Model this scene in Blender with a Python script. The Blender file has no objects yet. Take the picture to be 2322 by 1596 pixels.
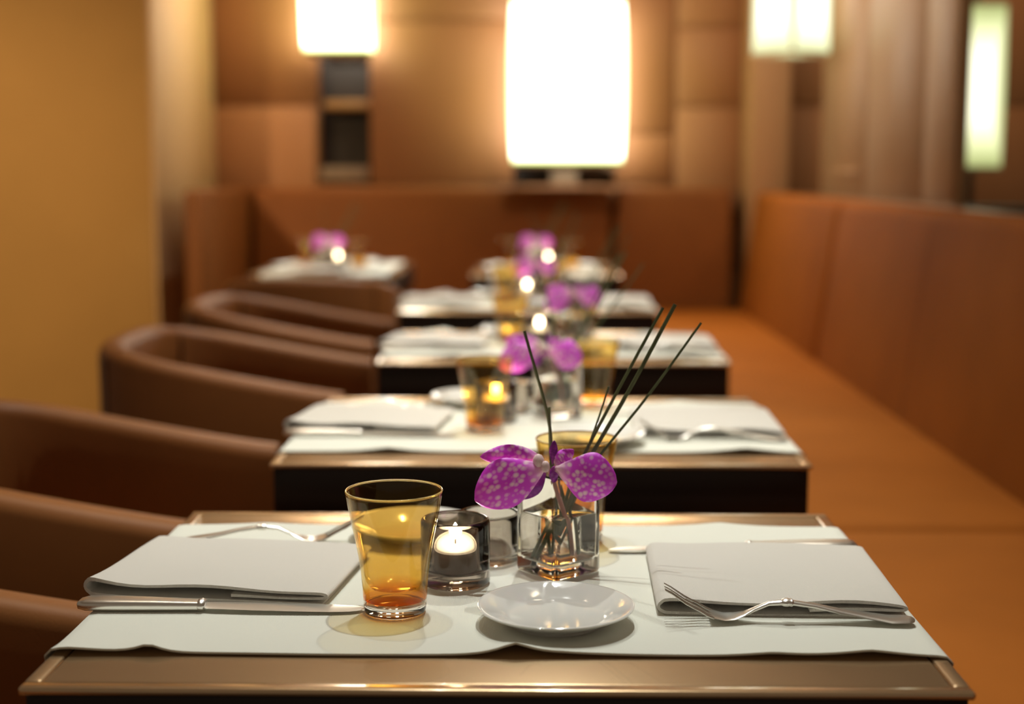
import bpy, bmesh, math, random
from mathutils import Vector, Matrix, noise
R = math.radians
scn = bpy.context.scene
COL = scn.collection

# ------------------------------------------------------------------ camera
cam_d = bpy.data.cameras.new('camera'); cam = bpy.data.objects.new('camera', cam_d); COL.objects.link(cam)
cam.location = (0, 0, 1.10); cam.rotation_euler = (R(90 - 7.30), 0, R(0.9))
cam_d.sensor_width = 36; cam_d.lens = 50; cam_d.clip_start = .05; cam_d.clip_end = 60
cam_d.dof.use_dof = True; cam_d.dof.focus_distance = 1.20; cam_d.dof.aperture_fstop = 2.9; cam_d.dof.aperture_blades = 9
scn.camera = cam

# ------------------------------------------------------------------ world, exposure
w = bpy.data.worlds.new('world'); scn.world = w; w.use_nodes = True
bg = w.node_tree.nodes['Background']; bg.inputs[0].default_value = (1, .78, .56, 1); bg.inputs[1].default_value = .07
vs = scn.view_settings; vs.view_transform = 'Standard'; vs.look = 'None'; vs.gamma = 1; vs.exposure = 1.0; vs.use_curve_mapping = False
scn.cycles.transparent_max_bounces = 32

# ------------------------------------------------------------------ ceiling downlights 
WARM = (1, .80, .56)
DOWN = [  # x, y, watts, cone degrees, blend, aim dx, aim dy
    (0.10, 1.55, 22.5, 62, .7, -.10, -.30),
    (-.25, 1.75, 9.5, 60, .7, .25, -.45),
    (0.10, 2.45, 29, 62, .7, -.08, -.35),
    (0.12, 3.40, 37, 62, .7, -.08, -.35),
    (0.06, 4.40, 37, 62, .7, -.08, -.35),
    (-.75, 5.35, 32, 56, .7, 0, 0),
    (0.05, 5.35, 29, 56, .7, 0, 0),
]
CEIL = 2.75
for i, (x, y, e, c, b, dx, dy) in enumerate(DOWN):
    l = bpy.data.lights.new('downlight', 'SPOT'); l.energy = e * 1.44; l.color = (.97, 1, .93); l.spot_size = R(c); l.spot_blend = b; l.shadow_soft_size = .022
    o = bpy.data.objects.new('downlight_lamp', l); COL.objects.link(o); o.location = (x, y, CEIL - .03)
    o.rotation_euler = Vector((dx, dy, -(CEIL - .76))).to_track_quat('-Z', 'Y').to_euler()
# unseen fill spots, added to brighten the ochre pillar, walls, side bench and chairs
FILL = [(-2.7, .7, 520, 40, (-2.25, 5.66, .55), (1, .70, .36)),
        (-1.1, 6.1, 28, 90, (-1.52, 6.2, 1.2), (1, .74, .45)),
        (0.45, 2.2, 18, 85, (.85, 2.3, .5), WARM),
        (0.45, 3.9, 20, 85, (.85, 4.0, .5), WARM),
        (0.45, 5.6, 22, 85, (.85, 5.7, .5), WARM),
        (0.3, 5.2, 34, 115, (.3, 6.75, 1.5), (1, .72, .5)),
        (-.68, 3.45, 20, 60, (-.62, 3.02, .7), WARM),
        (-.68, 4.30, 20, 60, (-.64, 3.86, .7), WARM),
        (-.68, 2.40, 20, 60, (-.64, 1.98, .7), WARM),
        (0.5, 4.9, 46, 95, (1.2, 5.0, 1.4), (1, .78, .56)),
        (2.2, 5.6, 22, 110, (2.2, 6.75, 1.2), (1, .66, .40))]
for x, y, e, c, t, colr in FILL:
    l = bpy.data.lights.new('fill_spot', 'SPOT'); l.energy = e; l.color = colr; l.spot_size = R(c); l.spot_blend = .9; l.shadow_soft_size = .10
    o = bpy.data.objects.new('fill_spot_lamp', l); COL.objects.link(o); o.location = (x, y, CEIL - .03)
    o.rotation_euler = (Vector(t) - o.location).to_track_quat('-Z', 'Y').to_euler()

# ------------------------------------------------------------------ materials
def nt(name):
    m = bpy.data.materials.new(name); m.use_nodes = True
    return m, m.node_tree.nodes, m.node_tree.links
def pbr(name, col, rough=.5, spec=.5, metal=0., bump=0., bscale=100., var=0., vscale=8., coat=0., sheen=0., ior=None, stretch=(1,1,1)):
    m, n, l = nt(name); p = n['Principled BSDF']
    p.inputs['Base Color'].default_value = (*col, 1); p.inputs['Roughness'].default_value = rough
    p.inputs['Specular IOR Level'].default_value = spec; p.inputs['Metallic'].default_value = metal
    p.inputs['Coat Weight'].default_value = coat; p.inputs['Coat Roughness'].default_value = .06
    p.inputs['Sheen Weight'].default_value = sheen
    if ior: p.inputs['IOR'].default_value = ior
    if bump or var:
        tc = n.new('ShaderNodeTexCoord'); mp = n.new('ShaderNodeMapping'); mp.inputs['Scale'].default_value = stretch
        l.new(tc.outputs['Object'], mp.inputs['Vector'])
    if bump:
        t = n.new('ShaderNodeTexNoise'); t.inputs['Scale'].default_value = bscale; t.inputs['Detail'].default_value = 4
        b = n.new('ShaderNodeBump'); b.inputs['Strength'].default_value = bump; b.inputs['Distance'].default_value = .002
        l.new(mp.outputs[0], t.inputs['Vector']); l.new(t.outputs['Fac'], b.inputs['Height']); l.new(b.outputs[0], p.inputs['Normal'])
    if var:
        t = n.new('ShaderNodeTexNoise'); t.inputs['Scale'].default_value = vscale; t.inputs['Detail'].default_value = 5
        r = n.new('ShaderNodeValToRGB')
        r.color_ramp.elements[0].position = .3; r.color_ramp.elements[1].position = .7
        r.color_ramp.elements[0].color = (*[c * (1 - var) for c in col], 1); r.color_ramp.elements[1].color = (*[min(1, c * (1 + var)) for c in col], 1)
        l.new(mp.outputs[0], t.inputs['Vector']); l.new(t.outputs['Fac'], r.inputs[0]); l.new(r.outputs[0], p.inputs['Base Color'])
    return m
def cloth_mat(name, col):
    m, n, l = nt(name); p = n['Principled BSDF']; p.inputs['Base Color'].default_value = (*col, 1)
    p.inputs['Roughness'].default_value = .85; p.inputs['Sheen Weight'].default_value = .25; p.inputs['Specular IOR Level'].default_value = .25
    tc = n.new('ShaderNodeTexCoord'); add = n.new('ShaderNodeMath'); add.operation = 'ADD'
    for ax in 'XY':
        t = n.new('ShaderNodeTexWave'); t.wave_type = 'BANDS'; t.bands_direction = ax; t.inputs['Scale'].default_value = 330; t.inputs['Distortion'].default_value = 1.5
        l.new(tc.outputs['Object'], t.inputs['Vector']); l.new(t.outputs['Fac'], add.inputs['XY'.index(ax)])
    b = n.new('ShaderNodeBump'); b.inputs['Strength'].default_value = .25; b.inputs['Distance'].default_value = .0006
    l.new(add.outputs[0], b.inputs['Height']); l.new(b.outputs[0], p.inputs['Normal'])
    return m
def glass(name, col, ior=1.45, rough=0.):
    m, n, l = nt(name); p = n['Principled BSDF']; p.inputs['Base Color'].default_value = (*col, 1)
    p.inputs['Transmission Weight'].default_value = 1; p.inputs['IOR'].default_value = ior; p.inputs['Roughness'].default_value = rough
    return m
def thin_glass(name, stops, h):
    """thin coloured glass: tinted straight-through light plus Fresnel gloss; the tint deepens where the wall thickens to the foot"""
    m, n, l = nt(name); n.remove(n['Principled BSDF']); out = n['Material Output']
    tc = n.new('ShaderNodeTexCoord'); sp = n.new('ShaderNodeSeparateXYZ'); l.new(tc.outputs['Object'], sp.inputs[0])
    mr = n.new('ShaderNodeMapRange'); mr.inputs['From Max'].default_value = h; l.new(sp.outputs['Z'], mr.inputs['Value'])
    rp = n.new('ShaderNodeValToRGB'); e = rp.color_ramp.elements
    e[0].position, e[0].color = stops[0][0], (*stops[0][1], 1); e[1].position, e[1].color = stops[-1][0], (*stops[-1][1], 1)
    for s in stops[1:-1]:
        k = e.new(s[0]); k.color = (*s[1], 1)
    l.new(mr.outputs[0], rp.inputs[0])
    t = n.new('ShaderNodeBsdfTransparent'); l.new(rp.outputs[0], t.inputs[0])
    g = n.new('ShaderNodeBsdfGlossy'); g.inputs['Roughness'].default_value = .03; g.inputs[0].default_value = (1, .95, .85, 1)
    fr = n.new('ShaderNodeFresnel'); ge = n.new('ShaderNodeNewGeometry'); io = n.new('ShaderNodeMapRange'); io.inputs['To Min'].default_value = 1.45; io.inputs['To Max'].default_value = 1 / 1.45
    l.new(ge.outputs['Backfacing'], io.inputs['Value']); l.new(io.outputs[0], fr.inputs['IOR'])   # inner faces reflect as thin glass does
    mx = n.new('ShaderNodeMixShader'); l.new(fr.outputs[0], mx.inputs[0]); l.new(t.outputs[0], mx.inputs[1]); l.new(g.outputs[0], mx.inputs[2])
    l.new(mx.outputs[0], out.inputs['Surface'])
    return m
def emit(name, col, s):
    m, n, l = nt(name); n.remove(n['Principled BSDF']); e = n.new('ShaderNodeEmission'); e.inputs[0].default_value = (*col, 1); e.inputs[1].default_value = s
    l.new(e.outputs[0], n['Material Output'].inputs['Surface']); return m
def lampshade(name, core, rim, edge_col=(.70, .82, .22), lo=.35):
    """glowing shade: bulb falloff and yellow-green overexposure fringe painted into the emission"""
    m, n, l = nt(name); n.remove(n['Principled BSDF'])
    tc = n.new('ShaderNodeTexCoord'); sp = n.new('ShaderNodeSeparateXYZ'); l.new(tc.outputs['Generated'], sp.inputs[0])
    def absd(o):
        a = n.new('ShaderNodeMath'); a.operation = 'SUBTRACT'; a.inputs[1].default_value = .5; l.new(o, a.inputs[0])
        b = n.new('ShaderNodeMath'); b.operation = 'ABSOLUTE'; l.new(a.outputs[0], b.inputs[0])
        c = n.new('ShaderNodeMath'); c.operation = 'MULTIPLY'; c.inputs[1].default_value = 2; l.new(b.outputs[0], c.inputs[0]); return c.outputs[0]
    mxm = n.new('ShaderNodeMath'); mxm.operation = 'MAXIMUM'; l.new(absd(sp.outputs['X']), mxm.inputs[0]); l.new(absd(sp.outputs['Z']), mxm.inputs[1])
    rp = n.new('ShaderNodeValToRGB'); e = rp.color_ramp.elements
    e[0].position, e[0].color = lo, (1, 1, 1, 1); e[1].position, e[1].color = 1, (0, 0, 0, 1)
    l.new(mxm.outputs[0], rp.inputs[0])
    mc = n.new('ShaderNodeMix'); mc.data_type = 'RGBA'; mc.inputs['A'].default_value = (*edge_col, 1); mc.inputs['B'].default_value = (1, .93, .80, 1); l.new(rp.outputs[0], mc.inputs['Factor'])
    mr = n.new('ShaderNodeMapRange'); mr.inputs['To Min'].default_value = rim; mr.inputs['To Max'].default_value = core; l.new(rp.outputs[0], mr.inputs['Value'])
    em = n.new('ShaderNodeEmission'); l.new(mc.outputs['Result'], em.inputs[0]); l.new(mr.outputs[0], em.inputs[1])
    l.new(em.outputs[0], n['Material Output'].inputs['Surface']); return m
def petal_mat(name, base, spot, pale, thr=.60):
    """vanda petal: magenta with rows of pale cells, paling to the throat; UV u runs base to tip"""
    m, n, l = nt(name); p = n['Principled BSDF']; p.inputs['Roughness'].default_value = .45
    p.inputs['Subsurface Weight'].default_value = .12; p.inputs['Subsurface Radius'].default_value = (.004, .002, .003); p.inputs['Subsurface Scale'].default_value = .5
    uv = n.new('ShaderNodeUVMap'); mp = n.new('ShaderNodeMapping'); mp.inputs['Scale'].default_value = (11.5, 9, 1); l.new(uv.outputs[0], mp.inputs[0])
    v = n.new('ShaderNodeTexVoronoi'); v.inputs['Scale'].default_value = 1; v.inputs['Randomness'].default_value = .75; l.new(mp.outputs[0], v.inputs['Vector'])
    r = n.new('ShaderNodeValToRGB'); r.color_ramp.elements[0].position = .26; r.color_ramp.elements[0].color = (1, 1, 1, 1); r.color_ramp.elements[1].position = thr; r.color_ramp.elements[1].color = (0, 0, 0, 1)
    l.new(v.outputs['Distance'], r.inputs[0])
    sp = n.new('ShaderNodeSeparateXYZ'); l.new(uv.outputs[0], sp.inputs[0])
    fade = n.new('ShaderNodeMapRange'); fade.inputs['From Min'].default_value = .72; fade.inputs['From Max'].default_value = .95; fade.inputs['To Min'].default_value = 1; fade.inputs['To Max'].default_value = .15; l.new(sp.outputs['X'], fade.inputs['Value'])
    mul = n.new('ShaderNodeMath'); mul.operation = 'MULTIPLY'; l.new(r.outputs[0], mul.inputs[0]); l.new(fade.outputs[0], mul.inputs[1])
    m1 = n.new('ShaderNodeMix'); m1.data_type = 'RGBA'; m1.inputs['A'].default_value = (*base, 1); m1.inputs['B'].default_value = (*spot, 1); l.new(mul.outputs[0], m1.inputs['Factor'])
    thro = n.new('ShaderNodeMapRange'); thro.inputs['From Min'].default_value = .03; thro.inputs['From Max'].default_value = .28; thro.inputs['To Min'].default_value = .9; thro.inputs['To Max'].default_value = 0; l.new(sp.outputs['X'], thro.inputs['Value'])
    m2 = n.new('ShaderNodeMix'); m2.data_type = 'RGBA'; m2.inputs['B'].default_value = (*pale, 1); l.new(thro.outputs[0], m2.inputs['Factor']); l.new(m1.outputs['Result'], m2.inputs['A'])
    l.new(m2.outputs['Result'], p.inputs['Base Color']); return m

M = dict(
    wall=pbr('wall_panel_brown', (.36, .165, .072), .55, .3, bump=.05, bscale=60, var=.06, vscale=2),
    backing=pbr('wall_backing_dark', (.018, .011, .008), .6),
    ochre=pbr('ochre_plaster', (.52, .30, .10), .7, .2, bump=.06, bscale=80, var=.04, vscale=3),
    cream=pbr('cream_plaster', (.66, .44, .235), .6, .25, bump=.04, bscale=80),
    wall2=pbr('pillar_tan', (.46, .255, .125), .55, .25, bump=.04, bscale=60),
    taupe=pbr('taupe_panel', (.42, .25, .125), .5, .3, bump=.03, bscale=60, var=.04, vscale=2),
    gold=pbr('gold_highlight_bar', (.50, .29, .12), .4, .4, var=.1),
    greyblock=pbr('grey_block', (.26, .19, .13), .5, var=.1),
    ledge=pbr('ledge_wood', (.22, .12, .065), .4, .4, var=.15, vscale=4, stretch=(6, 1, 6)),
    floor=pbr('floor_wood', (.07, .035, .018), .4, .4, var=.25, vscale=3, stretch=(8, 1, 1)),
    ceil=pbr('ceiling_paint', (.74, .62, .48), .8, .2, bump=.03, bscale=50),
    leather=pbr('bench_leather', (.285, .088, .012), .72, .06, bump=.12, bscale=420, var=.07, vscale=5),
    leather_shaded=pbr('back_bench_leather_shaded', (.21, .072, .018), .52, .15, bump=.12, bscale=420, var=.07, vscale=5),  # darker than the side bench: its dimmer light is put into the colour
    chair=pbr('chair_leather', (.23, .084, .022), .46, .22, bump=.12, bscale=420, var=.08, vscale=6),
    seam=pbr('seam_dark', (.05, .02, .008), .7, .2),
    top=pbr('table_lacquer', (.70, .49, .285), .26, .5, metal=.85, coat=1., var=.05, vscale=6, ior=1.6, bump=.015, bscale=500),
    apron=pbr('table_dark_side', (.020, .012, .009), .42, .3, bump=.04, bscale=300),
    metal_d=pbr('bronze_base', (.05, .035, .025), .35, .5, metal=.8),
    cloth=cloth_mat('linen_offwhite', (.80, .80, .715)),
    cloth2=cloth_mat('linen_napkin', (.69, .655, .60)),
    china=pbr('white_china', (.80, .79, .75), .12, .5, coat=.5),
    steel=pbr('polished_cutlery', (.88, .86, .81), .30, .5, metal=1., bump=.01, bscale=700),
    amber=thin_glass('amber_glass', [(0, (.86, .38, .05)), (.135, (.87, .42, .07)), (.175, (.915, .65, .26)), (.24, (.945, .81, .49)), (1, (.955, .855, .60))], .104),
    clear_thin=thin_glass('clear_thin_glass', [(0, (.985, .965, .94)), (1, (.985, .965, .94))], .1),
    clear=glass('clear_glass', (1, .985, .96)),
    vase=glass('vase_glass', (1, .98, .945)),
    water=glass('vase_water', (1, .985, .95), 1.33),
    smoke=glass('smoked_glass', (.44, .37, .32)),
    smoke2=glass('pale_smoked_glass', (.66, .61, .56)),
    wax=pbr('white_wax', (.72, .71, .62), .5, .3),
    cup=pbr('tealight_cup', (.62, .58, .52), .40, .5),
    wick=pbr('wick', (.02, .015, .01), .9),
    flame=emit('candle_flame', (1, .86, .58), 70),
    stem=pbr('grass_stem', (.115, .135, .060), .5, .4, var=.3, vscale=40),
    ostem=pbr('orchid_stalk', (.50, .25, .20), .5, .4, var=.15, vscale=60),
    petal=petal_mat('orchid_petal', (.74, .055, .78), (1, .70, .86), (.95, .68, .72)),
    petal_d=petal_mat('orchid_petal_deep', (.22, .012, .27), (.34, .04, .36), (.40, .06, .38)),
    lip=pbr('orchid_lip', (.85, .62, .62), .45, .3, var=.2, vscale=120),
    shade_big=lampshade('shade_big', 3.8, 1.2, lo=.90),
    shade_small=lampshade('shade_small', 6.0, 1.3, lo=.88),
    shade_pane=lampshade('shade_pane', 1.5, .55, (.80, .85, .45), lo=.5),
    shade_slim=lampshade('shade_slim', 1.5, .30, (.72, .80, .30), lo=.05),
    frame=pbr('lamp_frame', (.50, .36, .22), .45, .4, metal=.3),
    lampback=pbr('lamp_backplate', (.025, .018, .014), .4),
)

# ------------------------------------------------------------------ mesh helpers
def mobj(name, verts, faces, mat, parent=None, smooth=None, uvs=None):
    me = bpy.data.meshes.new(name); me.from_pydata([tuple(v) for v in verts], [], faces); me.update()
    bm = bmesh.new(); bm.from_mesh(me); bmesh.ops.recalc_face_normals(bm, faces=bm.faces); bm.to_mesh(me); bm.free()
    if uvs:
        ul = me.uv_layers.new(name='UVMap')
        for lp in me.loops: ul.data[lp.index].uv = uvs[lp.vertex_index]
    if smooth is not None:
        me.polygons.foreach_set('use_smooth', [True] * len(me.polygons)); me.set_sharp_from_angle(angle=R(smooth))
    me.materials.append(M[mat]); o = bpy.data.objects.new(name, me); COL.objects.link(o); o.parent = parent
    return o
def box(name, x0, x1, y0, y1, z0, z1, mat, parent=None, bev=0., seg=2):
    bm = bmesh.new(); bmesh.ops.create_cube(bm, size=1)
    bmesh.ops.scale(bm, vec=(x1 - x0, y1 - y0, z1 - z0), verts=bm.verts); bmesh.ops.translate(bm, vec=((x0 + x1) / 2, (y0 + y1) / 2, (z0 + z1) / 2), verts=bm.verts)
    if bev: bmesh.ops.bevel(bm, geom=bm.edges[:], offset=bev, segments=seg, profile=.5, affect='EDGES', clamp_overlap=True)
    me = bpy.data.meshes.new(name); bm.to_mesh(me); bm.free()
    if bev:
        me.polygons.foreach_set('use_smooth', [True] * len(me.polygons)); me.set_sharp_from_angle(angle=R(50))
    me.materials.append(M[mat]); o = bpy.data.objects.new(name, me); COL.objects.link(o); o.parent = parent
    return o
def lathe(name, prof, mat, parent=None, n=48, smooth=40, z=0., xy=(0, 0)):
    v, f = [], []
    rings = []
    for r, h in prof:
        if r < 1e-6: rings.append([len(v)]); v.append((xy[0], xy[1], h + z))
        else:
            rings.append(list(range(len(v), len(v) + n)))
            v += [(xy[0] + r * math.cos(2 * math.pi * k / n), xy[1] + r * math.sin(2 * math.pi * k / n), h + z) for k in range(n)]
    for a, b in zip(rings, rings[1:]):
        for k in range(n):
            k2 = (k + 1) % n
            if len(a) == 1 and len(b) == 1: continue
            if len(a) == 1: f.append((a[0], b[k], b[k2]))
            elif len(b) == 1: f.append((a[k], a[k2], b[0]))
            else: f.append((a[k], a[k2], b[k2], b[k]))
    return mobj(name, v, f, mat, parent, smooth)
def loft(name, loops, mat, parent=None, smooth=40, caps=True):
    n = len(loops[0]); v = [p for lp in loops for p in lp]; f = []
    for i in range(len(loops) - 1):
        for k in range(n):
            k2 = (k + 1) % n; f.append((i * n + k, i * n + k2, (i + 1) * n + k2, (i + 1) * n + k))
    if caps:
        f.append(tuple(range(n))); f.append(tuple(range((len(loops) - 1) * n, len(loops) * n)))
    return mobj(name, v, f, mat, parent, smooth)
def catmull(pts, per=8):
    P = [Vector(p) for p in pts]; P = [2 * P[0] - P[1]] + P + [2 * P[-1] - P[-2]]; out = []
    for i in range(1, len(P) - 2):
        for k in range(per):
            t = k / per; a, b, c, d = P[i - 1:i + 3]
            out.append(.5 * ((2 * b) + (c - a) * t + (2 * a - 5 * b + 4 * c - d) * t * t + (3 * b - a - 3 * c + d) * t ** 3))
    out.append(P[-2]); return out
def tube(name, pts, rad, mat, parent=None, n=8, flat=1., per=6):
    P = catmull(pts, per); loops = []; N = len(P)
    for i, p in enumerate(P):
        t = (P[min(i + 1, N - 1)] - P[max(i - 1, 0)]).normalized()
        a = t.cross(Vector((0, 1, 0))); a = a.normalized() if a.length > .05 else t.cross(Vector((1, 0, 0))).normalized(); b = t.cross(a)
        u = i / (N - 1); r = rad[0] * (1 - u) + rad[1] * u
        loops.append([p + a * (r * math.cos(2 * math.pi * k / n)) + b * (r * flat * math.sin(2 * math.pi * k / n)) for k in range(n)])
    return loft(name, loops, mat, parent, 60)
def tag(o, label=None, cat=None, group=None, kind=None):
    if label: o['label'] = label
    if cat: o['category'] = cat
    if group: o['group'] = group
    if kind: o['kind'] = kind
    return o
def empty(name, loc=(0, 0, 0), rz=0.):
    o = bpy.data.objects.new(name, None); COL.objects.link(o); o.location = loc; o.rotation_euler = (0, 0, rz); o.empty_display_size = .05; return o
def place(o, loc, rz=0., s=1.): o.location = loc; o.rotation_euler = (0, 0, rz); o.scale = (s, s, s); return o
def dup(root):
    r = root.copy(); COL.objects.link(r)
    for ch in list(root.children):
        c = ch.copy(); COL.objects.link(c); c.parent = r
        for g in list(ch.children):
            d = g.copy(); COL.objects.link(d); d.parent = c
    return r

# ================================================================== THE SETTING
def struct(o): o['kind'] = 'structure'; return o
struct(box('floor', -3.2, 3.4, -.6, 7.05, -.1, 0, 'floor'))
struct(box('ceiling', -3.2, 3.4, -.6, 7.05, CEIL, CEIL + .1, 'ceil'))
# back wall: dark backing with brown panels standing .2 in front of it, two niches left open between them
wb = struct(box('wall_back', -3.2, 3.4, 6.95, 7.05, 0, CEIL, 'backing'))
YB0, YB1 = 6.75, 6.95
G = .003
def wpanels(x0, x1, zs):
    for a, b in zip(zs, zs[1:]):
        box('panel', x0 + G, x1 - G, YB0, YB1, a + G, b - G, 'wall', wb, .004, 1)
wpanels(-1.521, -1.029, (0, .62, 1.40, 2.18, CEIL))
wpanels(-1.029, -.7745, (0, 1.03)); wpanels(-1.029, -.7745, (2.40, CEIL))
wpanels(-.7745, -.0977, (0, 1.03, 1.79, CEIL))
wpanels(-.0977, .38, (0, 1.03)); wpanels(-.0977, .38, (2.40, CEIL))
wpanels(.38, .656, (0, 1.03, 1.27, 2.1, CEIL))
wpanels(.656, 1.0, (0, .62, 1.395, 1.76, CEIL))
wpanels(1.0, 1.62, (0, .62, 1.395, 1.76, CEIL))
wpanels(1.62, 2.45, (0, .62, 1.395, 2.1, CEIL)); wpanels(2.45, 3.38, (0, .62, 1.395, 2.1, CEIL))
box('niche_highlight', -.995, -.7755, 6.78, 6.94, 1.385, 1.425, 'gold', wb, .004, 1)  # bar standing in for a warm highlight reflected in the dark slot
box('niche_block', -1.02, -.785, 6.80, 6.94, 1.045, 1.115, 'greyblock', wb, .006, 2)  # lighter reflection at the foot of the slot, built as a block
box('niche_post', .079, .203, 6.78, 6.94, 1.03, 2.40, 'greyblock', wb, .006, 2)
box('niche_lintel', .205, .378, 6.80, 6.94, 1.092, 1.15, 'greyblock', wb, .005, 1)
# ochre pillar with a cream side towards the bench
pl = struct(box('wall_left', -3.15, -1.52, 5.66, 6.95, 0, CEIL, 'ochre', None, .006, 1))
box('side_facing', -1.52, -1.505, 5.668, 6.745, 0, CEIL, 'cream', pl, .003, 1)
# slim pillar at the corner and the taupe panelled wall behind the side bench
struct(box('trim_1', .969, 1.148, 6.485, 6.75, 0, CEIL, 'wall2', None, .006, 1))
wr = struct(box('wall_right', 1.215, 1.235, 4.12, 6.03, 0, CEIL, 'taupe'))
for a, b in ((4.12, 4.4545), (4.4545, 5.2254), (5.2254, 6.03)):
    box('panel', 1.20, 1.215, a + G, b - G, 1.005, CEIL, 'taupe', wr, .004, 1)
box('panel', 1.20, 1.215, 4.12, 6.03, 0, 1.0, 'taupe', wr)
box('rail', 1.188, 1.20, 5.30, 5.80, 1.085, 1.10, 'taupe', wr, .003, 1)

# ================================================================== BENCHES
def cushion(name, x0, x1, y0, y1, z0, z1, mat, parent, bev, lean=None, puff=0.):
    """upholstered block; lean = (dx, dy) by which its top is pushed back"""
    bm = bmesh.new(); bmesh.ops.create_cube(bm, size=1)
    bmesh.ops.scale(bm, vec=(x1 - x0, y1 - y0, z1 - z0), verts=bm.verts); bmesh.ops.translate(bm, vec=((x0 + x1) / 2, (y0 + y1) / 2, (z0 + z1) / 2), verts=bm.verts)
    bmesh.ops.bevel(bm, geom=bm.edges[:], offset=bev, segments=4, profile=.5, affect='EDGES', clamp_overlap=True)
    if lean:
        for v in bm.verts:
            k = (v.co.z - z0) / (z1 - z0); v.co.x += lean[0] * k; v.co.y += lean[1] * k
    me = bpy.data.meshes.new(name); bm.to_mesh(me); bm.free()
    me.polygons.foreach_set('use_smooth', [True] * len(me.polygons)); me.set_sharp_from_angle(angle=R(60))
    me.materials.append(M[mat]); o = bpy.data.objects.new(name, me); COL.objects.link(o); o.parent = parent; return o
sb = tag(empty('banquette', (0.9, 3.4, 0)), 'long tan leather banquette with padded backrest along the taupe side wall', 'bench')
def sbp(o): o.parent = sb; o.matrix_parent_inverse = Matrix.Translation((-.9, -3.4, 0)); return o
sbp(box('plinth', .58, 1.0, .25, 6.48, 0, .34, 'apron'))
for a, b in ((.25, 2.470), (2.478, 6.45)):
    sbp(cushion('seat_cushion', .47, .96, a, b, .335, .47, 'leather', None, .028))
for a, b in ((.25, 2.45), (2.46, 4.698), (4.722, 6.47)):
    c = sbp(cushion('backrest_panel', .925, 1.02, a, b, .44, 1.0, 'leather', None, .03, (.075, 0)))
    mid = (a + b) / 2
    if b < 6:
        s = tube('seam', [(.9255 + .075 * (z - .44) / .56 - .0002, mid, z) for z in (.48, .6, .75, .9, .965)], (.0016, .0016), 'seam', None, 6); s.parent = c
sbp(box('ledge', 1.10, 1.197, .25, 6.40, .90, .995, 'ledge', None, .004, 1))
bb = tag(empty('banquette', (-.2, 6.2, 0)), 'brown leather banquette with high wing end along the back wall', 'bench')
def bbp(o): o.parent = bb; o.matrix_parent_inverse = Matrix.Translation((.2, -6.2, 0)); return o
bbp(box('plinth', -1.30, .46, 6.02, 6.70, 0, .34, 'apron'))
bbp(cushion('seat_cushion', -1.305, .455, 5.92, 6.52, .335, .47, 'leather_shaded', None, .028))
for a, b in ((-1.295, .352), (.368, .905)):
    bbp(cushion('backrest_panel', a, b, 6.49, 6.60, .44, 1.015, 'leather_shaded', None, .03, (0, .06)))
bbp(box('ledge', -1.30, .95, 6.68, 6.747, .90, 1.0, 'ledge', None, .004, 1))
bbp(cushion('wing', -1.38, -1.31, 5.60, 6.74, 0, 1.02, 'leather_shaded', None, .015))

# dark sideboard in the room beyond the side wall
sd = tag(empty('sideboard', (2.3, 4.9, 0)), 'dark low sideboard in the room beyond the taupe wall', 'sideboard')
for nm, a in (('body', (-.85, .95, -.2, .2, .08, .93)), ('top', (-.88, .98, -.23, .23, .93, .975)), ('door', (-.83, .03, -.215, -.2, .11, .90)), ('door', (.05, .93, -.215, -.2, .11, .90)), ('foot', (-.80, -.74, -.15, .15, 0, .08)), ('foot', (.80, .86, -.15, .15, 0, .08))):
    box(nm, *a, 'backing', sd, .004, 1)

# ================================================================== LAMPS
def barrel_shade(name, w, h, d, mat, parent, bulge=.035, z0=0.):
    loops = []; N = 14
    for i in range(N + 1):
        t = i / N; k = 1 - bulge * 2 * (2 * t - 1) ** 2 * .9
        hw, hd, r = w / 2 * k, d / 2 * k, min(w, d) * .10
        lp = []
        for cx, cy, a0 in ((hw - r, hd - r, 0), (-hw + r, hd - r, 90), (-hw + r, -hd + r, 180), (hw - r, -hd + r, 270)):
            for q in range(5):
                a = R(a0 + q * 22.5); lp.append((cx + r * math.cos(a), cy + r * math.sin(a), z0 + h * t))
        loops.append(lp)
    return loft(name, loops, mat, parent, 50)
def sconce(loc, w, h, d, mat, label, wall_dy, bw, bulge=.035):
    t = tag(empty('wall_lamp', loc), label, 'lamp', None)
    barrel_shade('shade', w, h, d, mat, t, bulge)
    k = 1 - bulge * 1.8
    for z0 in (-.014, h):
        barrel_shade('hem', w * k * 1.012, .014, d * k * 1.012, 'frame', t, 0, z0)
    box('bracket', -.03, .03, d / 2 - .004, wall_dy, h * .42, h * .58, 'lampback', t)
    box('backplate', -bw, bw, wall_dy - .012, wall_dy, -.03, h + .03, 'lampback', t, .003, 1)
    return t
sconce((-.893, 6.60, 1.632), .318, .71, .20, 'shade_small', 'glowing white wall lamp over the narrow dark niche with a gold highlight bar', .349, .10)
sconce((.146, 6.50, 1.133), .520, .712, .26, 'shade_big', 'large glowing white wall lamp over the wide niche with a grey post', .28, .19)
sconce((1.895, 6.22, 1.112), .200, .675, .15, 'shade_slim', 'slim yellow-green glowing lamp on a dark post beyond the taupe wall', .18, .055, .02)
ps = struct(box('trim_2', 1.84, 1.95, 6.40, 6.52, 0, CEIL, 'backing'))
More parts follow.
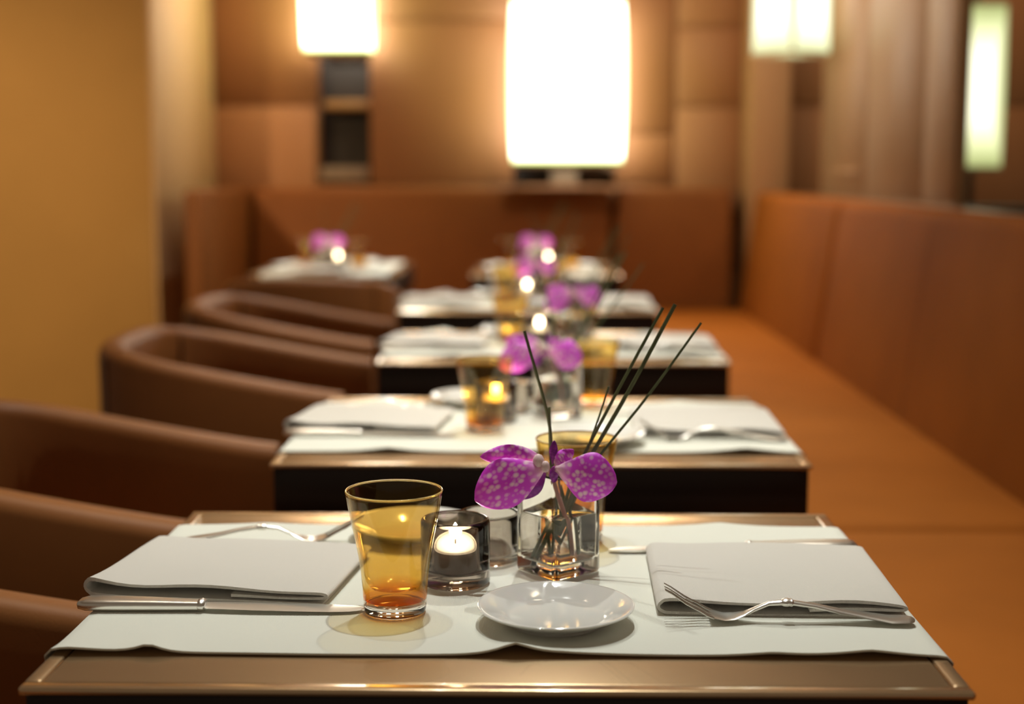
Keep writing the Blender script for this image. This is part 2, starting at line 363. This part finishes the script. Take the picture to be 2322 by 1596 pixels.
# rotated square glass lantern hanging before the corner pillar
lt = tag(empty('pendant_lantern', (1.022, 5.80, 1.55), R(38)), 'square glass pendant lantern hanging in front of the cream corner pillar', 'lamp')
hs = .108
for i in range(4):
    p = box('glass_pane', -hs + .004, hs - .004, -hs - .002, -hs + .002, .012, .70, 'shade_pane', lt); p.rotation_euler = (0, 0, R(90 * i))
for sx in (-1, 1):
    for sy in (-1, 1): box('corner_post', sx * hs - .004, sx * hs + .004, sy * hs - .004, sy * hs + .004, 0, .71, 'frame', lt)
for i in range(4):
    for z in (0, .70):
        p = box('rail', -hs + .004, hs - .004, -hs - .004, -hs + .004, z, z + .011, 'frame', lt); p.rotation_euler = (0, 0, R(90 * i))
box('cap', -hs, hs, -hs, hs, .711, .722, 'frame', lt)
lathe('rod', [(0, .722), (.008, .722), (.008, CEIL - 1.55 - .02), (.045, CEIL - 1.55 - .018), (.045, CEIL - 1.55 - .001), (0, CEIL - 1.55 - .001)], 'frame', lt, 16)
lathe('lamp_tube', [(0, .20), (.016, .20), (.018, .21), (.018, .56), (.016, .57), (0, .57)], 'shade_small', lt, 16)
# ================================================================== TUB CHAIRS (face +x)
def make_chair():
    t = empty('tub_chair')
    hw, rb = .255, .20
    # plan path of the shell's centre line, near arm front -> back -> far arm front
    path = [(.245 - .03 * i, -hw) for i in range(10)]
    c0 = path[-1][0]
    na = 20
    bx = -.245
    for i in range(1, na):
        a = math.pi / 2 * 0 + math.pi * i / na
        # super-ellipse back
        ca, sa = math.cos(a), math.sin(a)
        ex = abs(sa) ** .62; ey = abs(ca) ** .62 * (1 if ca > 0 else -1)
        path.append((c0 + (bx - c0) * ex, -hw * ey))
    path += [(x, -y) for x, y in path[9::-1]]
    P = [Vector((x, y, 0)) for x, y in path]; N = len(P); loops = []
    for i, p in enumerate(P):
        tan = (P[min(i + 1, N - 1)] - P[max(i - 1, 0)]).normalized(); out = Vector((tan.y, -tan.x, 0))
        k = max(0, min(1, (.245 - p.x) / .49)); k = k ** 1.15
        top = .668 + .088 * k
        th = .030
        prof = [(-th * .8, .30), (-th, .45), (-th, top - .02), (-th * .80, top - .006), (-th * .4, top), (th * .4, top), (th * .8, top - .006), (th, top - .02), (th * .75, .50), (th * .2, .34), (-th * .1, .26), (-th * .8, .26)]
        loops.append([Vector((p.x + out.x * a, p.y + out.y * a, z)) for a, z in prof])
    sh = loft('shell', loops, 'chair', t, 45)
    for sgn in (-1, 1):   # upright seams at the back corners, over the top
        i = 14 if sgn < 0 else N - 15
        p = P[i]; tan = (P[i + 1] - P[i - 1]).normalized(); out = Vector((tan.y, -tan.x, 0)); k = max(0, min(1, (.245 - p.x) / .49)) ** 1.15; top = .668 + .088 * k
        pts = [p - out * .0302 + Vector((0, 0, z)) for z in (.46, .58, .70, top - .02)] + [p + Vector((0, 0, top + .0003))] + [p + out * .0302 + Vector((0, 0, z)) for z in (top - .02, .66)]
        s = tube('seam', pts, (.0022, .0022), 'seam', None, 6); s.parent = sh
    cushion('seat', -.205, .262, -.222, .222, .31, .445, 'chair', t, .03)
    for sx in (-1, 1):
        for sy in (-1, 1):
            loft('leg', [[(sx * x + .018 * q[0] * s, sy * .19 + .018 * q[1] * s, z) for q in ((-1, -1), (1, -1), (1, 1), (-1, 1))] for x, z, s in ((.20, 0, .7), (.185, .315, 1.1))], 'apron', t)
    return t
chair0 = make_chair()
CH = [((-.655, 1.10, 0), 0, 'tan leather tub chair at the fourth side-bench table from the corner'),
      ((-.650, 1.955, 0), 0, 'tan leather tub chair at the third side-bench table from the corner'),
      ((-.617, 2.985, 0), 0, 'tan leather tub chair at the second side-bench table from the corner'),
      ((-.652, 3.83, 0), 0, 'tan leather tub chair at the first side-bench table from the corner'),
      ((-.735, 4.76, 0), R(90), 'tan leather tub chair at the back-bench table by the ochre pillar')]
for i, (loc, rz, lab) in enumerate(CH):
    c = chair0 if i == 0 else dup(chair0)
    place(c, loc, rz); tag(c, lab, 'chair', 'tan tub chairs')

# ================================================================== TABLES
TH, TW, TD = .73, .688, .535
def make_table():
    t = empty('dining_table'); hx, hy = TW / 2, TD / 2; e = .014
    box('tabletop', -hx + e, hx - e, -hy + e, hy - e, TH - .0060, TH - .0006, 'top', t, .0012, 2)
    for x0, x1, y0, y1 in ((-hx, hx, -hy, -hy + e - .0012), (-hx, hx, hy - e + .0012, hy), (-hx, -hx + e - .0012, -hy + e, hy - e), (hx - e + .0012, hx, -hy + e, hy - e)):
        box('edge_strip', x0, x1, y0, y1, TH - .006, TH, 'top', t, .0022, 3)
    box('apron', -hx + .004, hx - .004, -hy + .004, hy - .004, TH - .10, TH - .0055, 'apron', t, .002, 1)
    lathe('pedestal', [(0, .02), (.035, .02), (.035, TH - .10), (0, TH - .10)], 'metal_d', t, 24)
    box('base_plate', -.21, .21, -.21, .21, 0, .02, 'metal_d', t, .004, 2)
    return t
def make_runner(bumps, seed):
    """linen runner: lies on the table, falls over both ends; bumps = (x, width, height) of the waves of its near hem"""
    hx, hy, over = TW / 2 - .001, .198, .05
    xs = []; n = 110
    for i in range(n + 1): xs.append(-(hx + over) + 2 * (hx + over) * i / n)
    m = 26; top, v = [], []
    th = .0016
    def surf(s, y, low):
        a = abs(s); rb = .010; zz = TH + .0009; z = zz; x = s
        if a > hx - .004:
            k = (a - (hx - .004)) / rb
            if k < math.pi / 2: x = math.copysign(hx - .004 + rb * math.sin(k), s); z = zz - rb * (1 - math.cos(k))
            else: x = math.copysign(hx + .006 + .002 * math.sin(y * 40), s); z = zz - rb - (a - (hx - .004) - rb * math.pi / 2)
        v_ = (y + hy) / (2 * hy)
        dz = 0
        for bx_, bw, bh, far in bumps:
            fall = math.exp(-((1 - v_) if far else v_) * 2 * hy / .018)
            q = (x - bx_) / bw
            dz += bh * math.exp(-abs(q) ** 1.35) * fall
        dz +=   .0007 * (noise.noise(Vector((x * 9, y * 7, seed))) + .25)
        y2 = y + .0025 * noise.noise(Vector((x * 6, 3.1, seed))) * (1 if v_ < .5 else -1)
        return Vector((x, y2, z + max(0, dz) + (0 if low else th)))
    verts = []
    for low in (True, False):
        for j in range(m + 1):
            u = j / m; y = -hy + 2 * hy * (u ** 1.25 if u < .5 else u)
            for s in xs: verts.append(surf(s, -hy + 2 * hy * u, low))
    W = n + 1; L = (m + 1) * W; f = []
    for j in range(m):
        for i in range(n):
            a = j * W + i; f.append((a, a + W, a + W + 1, a + 1)); f.append((L + a, L + a + 1, L + a + W + 1, L + a + W))
    for i in range(n):
        f.append((i, i + 1, L + i + 1, L + i)); a = m * W + i; f.append((a, L + a, L + a + 1, a + 1))
    for j in range(m):
        a = j * W; f.append((a, L + a, L + a + W, a + W)); a = j * W + n; f.append((a, a + W, L + a + W, L + a))
    return mobj('table_runner', verts, f, 'cloth', None, 50)
def make_napkin(L=.205, Wd=.19, seed=1, mirror=False, lift=0.):
    """napkin folded in three: bottom leaf, fold, top leaf, fold, inner flap"""
    t = .0012
    cl = [(L * .985, .0016), (L * .75, .0014), (L * .5, .0014), (L * .25, .0014), (.012, .0016), (.004, .0030), (.0005, .0060), (.003, .0096), (.010, .0117), (L * .2, .0112), (L * .4, .0120), (L * .6, .0122), (L * .8, .0118), (L * .95, .0110), (L * .99, .0100), (L * 1.0, .0086), (L * .985, .0070), (L * .93, .0066), (L * .8, .0064), (L * .68, .0062), (L * .61, .0060)]
    C = catmull([(x, 0, z) for x, z in cl], 3); N = len(C)
    def ring(off):
        out = []
        for i, p in enumerate(C):
            d = (C[min(i + 1, N - 1)] - C[max(i - 1, 0)]).normalized(); nn = Vector((-d.z, 0, d.x)); out.append(p + nn * off)
        return out
    prof = ring(t) + ring(-t)[::-1]
    loops = []; K = 24
    for j in range(K + 1):
        y = Wd * (j / K - .5); lp = []
        for p in prof:
            h = p.z / .012
            w_ = .0016 * noise.noise(Vector((p.x * 14, y * 12, seed))) * h
            e = math.exp(-(j / K) * Wd / .03)
            w_ += (.0016 * math.sin(p.x * 46 + seed) * e - .0012 * e * h * 0) * h
            w_ += lift * h * math.exp(-p.x / .03) * math.exp(-((j / K) * Wd) / .06)
            lp.append((p.x - L / 2, y + .0012 * math.sin(p.x * 30 + seed) * (1 if j == 0 else 0), p.z + w_))
        loops.append(lp)
    return loft('folded_napkin', loops, 'cloth2', None, 60)
def make_knife():
    """lies flat along +x: handle end at x = 0, blade tip at x = .242"""
    t = empty('table_knife')
    H = []
    for x, wy, th, z in ((0, .004, .003, .0048), (.002, .0085, .0068, .0050), (.008, .0112, .0092, .0052), (.03, .0108, .0096, .0052), (.06, .0096, .0092, .0052), (.09, .0080, .0082, .0050), (.104, .0074, .0078, .0050)):
        H.append([(x, wy * math.copysign(abs(math.cos(a)) ** .5, math.cos(a)), z + th / 2 * math.copysign(abs(math.sin(a)) ** .7, math.sin(a))) for a in (2 * math.pi * k / 20 for k in range(20))])
    loft('handle', H, 'steel', t, 40)
    loft('collar', [[(x, r * math.cos(a), .0052 + r * .62 * math.sin(a)) for a in (2 * math.pi * k / 16 for k in range(16))] for x, r in ((.1025, .0070), (.1035, .0082), (.1055, .0084), (.1075, .0078), (.109, .0060))], 'steel', t, 40)
    B = []
    for x, y0, y1, th in ((.108, -.0060, .0062, .0036), (.116, -.0075, .0075, .0030), (.15, -.0092, .0088, .0026), (.19, -.0096, .0092, .0022), (.215, -.0090, .0090, .0020), (.231, -.0068, .0082, .0018), (.239, -.0030, .0064, .0016), (.242, .0010, .0040, .0012)):
        zc = .0040 - .010 * (x - .108) + .0
        B.append([(x, y0, zc), (x, (y0 + y1) / 2, zc + th / 2), (x, y1, zc + th * .45), (x, y1, zc - th * .45), (x, (y0 + y1) / 2, zc - th / 2)])
    loft('blade', B, 'steel', t, 40)
    return t
def make_fork():
    """handle end at x = 0, tine tips at x = .203, tines turned up"""
    t = empty('table_fork')
    def zc(x):
        pts = [(0, .0042), (.02, .0040), (.05, .0085), (.085, .0150), (.102, .0172), (.116, .0165), (.130, .0105), (.143, .0042), (.152, .0026), (.164, .0050), (.180, .0135), (.203, .0275)]
        for (a, za), (b, zb) in zip(pts, pts[1:]):
            if x <= b:
                u = (x - a) / (b - a); u2 = u * u * (3 - 2 * u) * .35 + u * .65; return za + (zb - za) * u2
        return pts[-1][1]
    def sec(x, wy, th, cup=0.):
        out = []
        for k in range(16):
            a = 2 * math.pi * k / 16; y = wy * math.cos(a); out.append((x, y, zc(x) + th / 2 * math.sin(a) + cup * (y / max(wy, 1e-4)) ** 2))
        return out
    loft('handle', [sec(*q) for q in ((0, .003, .0016), (.0015, .0075, .0026), (.006, .0108, .0032), (.02, .0112, .0034), (.04, .0085, .0036), (.06, .0062, .0038), (.08, .0046, .0040), (.101, .0040, .0044))], 'steel', t, 45)
    loft('collar', [sec(*q) for q in ((.098, .0040, .0042), (.0995, .0054, .0066), (.1015, .0050, .0060), (.103, .0058, .0070), (.106, .0054, .0064), (.108, .0040, .0042))], 'steel', t, 35)
    loft('neck', [sec(*q) for q in ((.107, .0036, .0040), (.118, .0032, .0040), (.130, .0036, .0036), (.138, .0062, .0030, .0004), (.146, .0098, .0026, .0010), (.154, .0118, .0024, .0014), (.161, .0124, .0022, .0014), (.166, .0122, .0020, .0012))], 'steel', t, 45)
    for i in range(4):
        y0 = -.0105 + .0070 * i; L = []
        for u in range(8):
            x = .163 + .040 * u / 7; r = .0016 * (1 - .45 * (u / 7) ** 2); y = y0 * (1 - .06 * u / 7); c = .0010 * (y0 / .0105) ** 2
            L.append([(x, y + r * math.cos(a), zc(x) + c + r * .75 * math.sin(a)) for a in (2 * math.pi * k / 8 for k in range(8))])
        loft('tine', L, 'steel', t, 50)
    return t
def make_tumbler():
    t = empty('amber_tumbler')
    lathe('clear_foot', [(0, .0004), (.0235, .0004), (.0252, .0014), (.0260, .0040), (.0262, .0068), (.0256, .0076), (0, .0076)], 'clear', t, 56)
    lathe('clear_band', [(.0254, .0078), (.0263, .0080), (.0267, .0120), (.0262, .0126), (.0258, .0124), (.0254, .0078)], 'clear_thin', t, 56)
    out = [(0, .0124), (.0262, .0124), (.0268, .0145), (.0273, .024), (.0284, .036), (.0304, .050), (.0330, .064), (.0358, .078), (.0383, .090), (.0402, .1005), (.0405, .1030), (.0401, .1040)]
    inn = [(.0394, .1036), (.0390, .1010), (.0370, .090), (.0344, .078), (.0314, .064), (.0285, .050), (.0262, .037), (.0245, .028), (.021, .0225), (.012, .0205), (0, .0202)]
    lathe('glass_body', out + inn, 'amber', t, 64, 60)
    lathe('rim_bead', [(.0393, .1028), (.0391, .1038), (.0396, .1046), (.0402, .1046), (.0407, .1038), (.0405, .1028)], 'clear', t, 64, 80)
    return t
def make_plate():
    t = empty('bread_plate')
    pr = [(0, .0030), (.034, .0030), (.0345, .0006), (.0375, .0006), (.0385, .0032), (.046, .0060), (.055, .0105), (.0625, .0142), (.0640, .0153), (.0642, .0162), (.0632, .0168), (.0610, .0162), (.054, .0135), (.0465, .0102), (.0425, .0082), (.040, .0068), (.037, .0062), (0, .0060)]
    lathe('dish', pr, 'china', t, 72, 50); return t
def sq(h, r, z, rot=0., n=4):
    lp = []
    for cx, cy, a0 in ((h - r, h - r, 0), (-h + r, h - r, 90), (-h + r, -h + r, 180), (h - r, -h + r, 270)):
        for q in range(n + 1):
            a = R(a0 + q * 90 / n); lp.append((cx + r * math.cos(a), cy + r * math.sin(a), z))
    return lp
def make_vase():
    t = empty('glass_vase')
    h = .0285
    loft('glass_body', [sq(h - .003, .004, .0004), sq(h - .001, .005, .0014), sq(h, .006, .004), sq(h, .006, .040), sq(h, .006, .092), sq(h - .0008, .0055, .0945), sq(h - .002, .005, .0952), sq(h - .0034, .0045, .0945), sq(h - .0040, .004, .092), sq(h - .0042, .004, .040), sq(h - .0044, .004, .016), sq(h - .006, .004, .0132), sq(h - .010, .004, .0124)], 'vase', t, 50)
    w_ = h - .0041
    loft('water', [sq(w_ - .006, .004, .0126), sq(w_ - .0019, .004, .0134), sq(w_ - .0002, .004, .0165), sq(w_, .004, .040), sq(w_, .004, .056), sq(w_ - .0006, .0038, .0563), sq(w_ - .003, .003, .0556)], 'water', t, 50)
    return t
def make_votive(name, r, h, wall, floor_, mat):
    t = empty(name)
    lathe('glass_body', [(0, .0004), (r - .004, .0004), (r - .0012, .0014), (r, .004), (r, h - .004), (r - .0006, h - .0014), (r - .0022, h), (r - wall + .0012, h), (r - wall, h - .002), (r - wall, floor_ + .004), (r - wall - .003, floor_), (0, floor_)], mat, t, 56, 50)
    return t
def make_tealight():
    t = empty('tealight_candle')
    lathe('cup', [(0, 0), (.0204, 0), (.0208, .0008), (.0208, .0174), (.0212, .0180), (.0208, .0182), (.0203, .0176), (.0203, .001), (0, .001)], 'cup', t, 40, 50)
    lathe('wax', [(0, .0012), (.0200, .0012), (.0200, .0178), (.0190, .0186), (.0160, .0188), (.008, .0184), (.003, .0182), (0, .0182)], 'wax', t, 40, 60)
    lathe('wick', [(0, .017), (.0008, .017), (.0007, .0245), (0, .0248)], 'wick', t, 8)
    lathe('flame', [(0, .0225), (.0030, .0234), (.0054, .0260), (.0062, .0290), (.0054, .0325), (.0036, .0362), (.0015, .0400), (0, .0425)], 'flame', t, 20, 80)
    return t
def make_petal(name, base, tip, hw, dep, curl, mat, parent, shape=.55, side=0.):
    """surface from throat to tip: hw = half width, dep = towards the viewer's side (-y) bow along the length, curl = cupping across"""
    b, tp = Vector(base), Vector(tip); d = tp - b; L = d.length; dx = d.normalized(); up = Vector((0, -1, 0)); nrm = (up - dx * up.dot(dx)).normalized(); ac = nrm.cross(dx)
    nu, nv = 22, 12; v, uv = [], []; th = .0007
    for lay in (0, 1):
        for i in range(nu + 1):
            u = i / nu
            prof = (math.sin(math.pi * min(1, u ** (math.log(.5) / math.log(shape))) ) ** .62) if 0 < u < 1 else 0
            prof = max(prof, .10 * (1 - u) ** 2)
            if u > .97: prof = max(prof, .05)
            for j in range(nv + 1):
                s = 2 * j / nv - 1
                w_ = hw * prof * s * (1 + .05 * math.sin(9 * u + 3 * s))
                p = b + dx * (L * u) + ac * (w_ + side * L * math.sin(math.pi * u) ** 1) + nrm * (dep * math.sin(math.pi * u * .85) - curl * s * s * prof + .0012 * math.sin(12 * u + 4 * s) * abs(s) - lay * th)
                v.append(p); uv.append((u, .5 + s * .5 * prof * hw / .02))
    W = nv + 1; N1 = (nu + 1) * W; f = []
    for i in range(nu):
        for j in range(nv):
            a = i * W + j; f.append((a, a + 1, a + W + 1, a + W)); f.append((N1 + a, N1 + a + W, N1 + a + W + 1, N1 + a + 1))
    for i in range(nu):
        for j in (0, nv):
            a = i * W + j; f.append((a, a + W, N1 + a + W, N1 + a))
    for j in range(nv):
        for i in (0, nu):
            a = i * W + j; f.append((a, a + 1, N1 + a + 1, N1 + a))
    return mobj(name, v, f, mat, parent, 70, uv)
def make_orchid():
    """bloom resting on the vase rim; origin at the vase's foot centre"""
    t = empty('orchid_bloom'); Y = -.050
    make_petal('petal', (-.012, Y + .002, .108), (-.0745, Y - .008, .0805), .0215, .010, .006, 'petal', t, .58, -.04)
    make_petal('petal', (-.014, Y + .006, .113), (-.0700, Y + .006, .1165), .0095, .004, .003, 'petal', t, .50, -.05)
    make_petal('petal', (-.004, Y + .004, .106), (.0505, Y - .004, .0955), .0215, .010, .006, 'petal', t, .60, 0.)
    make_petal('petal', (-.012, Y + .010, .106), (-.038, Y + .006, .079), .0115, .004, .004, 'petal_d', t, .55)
    make_petal('petal', (-.004, Y + .010, .108), (.0125, Y + .012, .1215), .0070, .002, .002, 'petal', t, .45)
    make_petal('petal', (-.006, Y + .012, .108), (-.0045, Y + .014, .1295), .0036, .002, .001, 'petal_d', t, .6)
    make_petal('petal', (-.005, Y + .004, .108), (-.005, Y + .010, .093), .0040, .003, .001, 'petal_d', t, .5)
    lathe('lip', [(0, -.004), (.0035, -.003), (.0052, .0005), (.0048, .004), (.0030, .0070), (0, .0082)], 'lip', t, 14, 80, .1115, (-.0185, Y + .002))
    lathe('lip', [(0, -.004), (.0028, -.003), (.0040, .0005), (.0036, .004), (.0020, .0060), (0, .0066)], 'lip', t, 14, 80, .1075, (-.0125, Y - .001))
    tube('stalk', [(.010, -.0135, .020), (.006, -.0145, .050), (-.003, -.0185, .080), (-.0075, -.0240, .0965), (-.0110, -.0340, .1045), (-.012, Y + .008, .109)], (.0022, .0017), 'ostem', t, 10)
    return t
STEMS = [  # points relative to the vase's foot centre; each stem keeps its own plane
    [(.012, .009, .016), (.007, .009, .055), (-.005, .009, .096), (-.0095, .009, .142), (-.0315, .009, .222)],
    [(.004, .0135, .016), (-.001, .0135, .05), (-.0065, .0135, .096), (-.0085, .0135, .151)],
    [(-.021, -.0045, .015), (.004, -.0045, .060), (.0165, -.0045, .096), (.0510, -.0045, .165), (.0930, -.0045, .2445)],
    [(-.017, -.0090, .015), (.007, -.0090, .060), (.0215, -.0090, .096), (.0630, -.0090, .170), (.1035, -.0090, .248)],
    [(-.012, .0000, .016), (.012, .0000, .060), (.0285, .0000, .096), (.0810, .0000, .164), (.1280, .0000, .2305)],
    [(-.016, .0045, .015), (.006, .0045, .060), (.0190, .0045, .096), (.0330, .0045, .132), (.0455, .0045, .1715)],
]
T = [  # centre x, y, angle, how to say which table, per-table shifts
    dict(c=(-.028, 1.247), a=0, n='the fourth side-bench table from the corner'),
    dict(c=(.008, 2.035), a=0, n='the third side-bench table from the corner', tum=(-.078, -.052), vot=(-.064, .030), vase=(.027, .078), tum2=(.085, .165), plate=(.078, -.14), orz=-14, dish=(-.040, .112), plate2=(-.106, .182)),
    dict(c=(.037, 2.990), a=0, n='the second side-bench table from the corner', tum=(-.088, .030), vot=(-.026, .0), vase=(.046, .07), orz=12, dish=(-.03, .09)),
    dict(c=(-.018, 3.975), a=0, n='the first side-bench table from the corner', tum=(-.060, -.05), vot=(-.002, .01), vase=(.050, .06), orz=-20, dish=(-.02, .085)),
    dict(c=(-.750, 5.395), a=90, n='the back-bench table by the ochre pillar', orz=-80),
    dict(c=(.042, 5.330), a=90, n='the back-bench table by the corner', orz=-85),
]
P0 = {}
def get(key, fn, *a):
    if key not in P0: P0[key] = fn(*a); return P0[key]
    return dup(P0[key])
RUN1 = [(-.268, .013, .0060, 0), (-.33, .04, .0040, 0), (.014, .018, .0085, 0), (.05, .05, .0025, 0), (.285, .035, .0050, 0), (.21, .03, .0030, 0), (.22, .03, .004, 1), (-.25, .04, .003, 1)]
RUN2 = [(-.20, .03, .005, 0), (.02, .05, .004, 0), (.27, .04, .006, 0), (.22, .03, .004, 1), (-.27, .03, .004, 1)]
for ti, d in enumerate(T):
    cx, cy = d['c']; A = R(d['a']); ca, sa = math.cos(A), math.sin(A); on = d['n']
    def at(x, y, z=TH): return (cx + x * ca - y * sa, cy + x * sa + y * ca, z)
    CZ = TH + .0027
    tb = get('table', make_table); place(tb, (cx, cy, 0), A); tag(tb, 'dark lacquered dining table, ' + on, 'table', 'dark dining tables')
    ru = make_runner(RUN1, 1.) if ti == 0 else get('runner', make_runner, RUN2, 5.)
    place(ru, (cx, cy, 0), A); tag(ru, 'off-white linen runner across ' + on, 'table runner', 'linen runners')
    if ti == 4: ru.scale = (1, 1.15, 1)
    # the two place settings: the chair side (-x) and the bench side (+x)
    nk = get('napkinL', make_napkin, .216, .158, 3., False, .006); place(nk, at(-.245, .010, CZ), A + R(-7)); tag(nk, 'folded white napkin on the chair side of ' + on, 'napkin', 'folded napkins')
    nk = get('napkinR', make_napkin, .205, .186, 1.); place(nk, at(.236, -.010, CZ), A + R(-1.5)); tag(nk, 'folded white napkin on the bench side of ' + on, 'napkin', 'folded napkins')
    k = get('knife', make_knife); place(k, at(-.356, -.090, CZ), A + R(-1.6)); tag(k, 'silver knife on the chair side of ' + on, 'knife', 'table knives')
    k = get('knife', make_knife); place(k, at(.342, .107, CZ), A + R(182.3)); tag(k, 'silver knife on the bench side of ' + on, 'knife', 'table knives')
    k = get('fork', make_fork); place(k, at(-.343, .114, CZ), A + R(4.5)); tag(k, 'silver fork on the chair side of ' + on, 'fork', 'table forks')
    k = get('fork', make_fork); place(k, at(.338, -.121, CZ), A + R(178)); tag(k, 'silver fork on the bench side of ' + on, 'fork', 'table forks')
    x, y = d.get('tum', (-.0880, -.0935))
    g = get('tumbler', make_tumbler); place(g, at(x, y, CZ), A); tag(g, 'amber glass tumbler on the chair side of ' + on, 'glass', 'amber tumblers')
    x, y = d.get('tum2', (.070, .138))
    g = get('tumbler', make_tumbler); place(g, at(x, y, CZ), A); tag(g, 'amber glass tumbler on the bench side of ' + on, 'glass', 'amber tumblers')
    x, y = d.get('plate', (.046, -.122))
    g = get('plate', make_plate); place(g, at(x, y, CZ), A); tag(g, 'small white bread plate on the bench side of ' + on, 'plate', 'bread plates')
    g = get('plate', make_plate); place(g, at(*d.get('plate2', (-.092, .168 if ti else .150)), CZ), A); tag(g, 'small white bread plate on the chair side of ' + on, 'plate', 'bread plates')
    x, y = d.get('vot', (-.042, -.010))
    g = get('votive', make_votive, 'votive_holder', .0310, .060, .0052, .0130, 'smoke'); place(g, at(x, y, CZ), A); tag(g, 'smoked glass votive holder with a candle on ' + on, 'candle holder', 'smoked votive holders')
    g = get('tealight', make_tealight); place(g, at(x, y, CZ + .0132), A); tag(g, 'burning white tealight in its votive on ' + on, 'candle', 'burning tealights')
    x, y = d.get('dish', (-.014, .066))
    g = get('dish', make_votive, 'smoked_glass_dish', .0300, .047, .0050, .0080, 'smoke2'); place(g, at(x, y, CZ), A); tag(g, 'empty pale smoked glass dish on ' + on, 'dish', 'empty glass dishes')
    x, y = d.get('vase', (.0505, .030)); oz = R(d.get('orz', 0))
    g = get('vase', make_vase); place(g, at(x, y, CZ), A + oz + R(41)); tag(g, 'square glass vase of water with one orchid on ' + on, 'vase', 'square vases')
    g = get('orchid', make_orchid); place(g, at(x, y, CZ), A + oz); tag(g, 'spotted magenta orchid bloom in the vase on ' + on, 'flower', 'orchid blooms')
    for si, pts in enumerate(STEMS):
        g = get(('stem', si), lambda: tube('grass_stem', pts, ((.0019, .0019, .0018, .0022, .0016, .0014)[si], (.0014, .0014, .0014, .0018, .0011, .0009)[si]), 'stem', None, 7, .6)); place(g, at(x, y, CZ), A + oz)
        lab = ['tall grass stem leaning towards the chair on ', 'short upright grass stem in the vase on ', 'innermost tall grass stem leaning benchward on ', 'thickest tall grass stem leaning benchward on ', 'outermost thin grass stem leaning benchward on ', 'short grass stem leaning benchward on '][si]
        tag(g, lab + on, 'grass', 'grass stems')
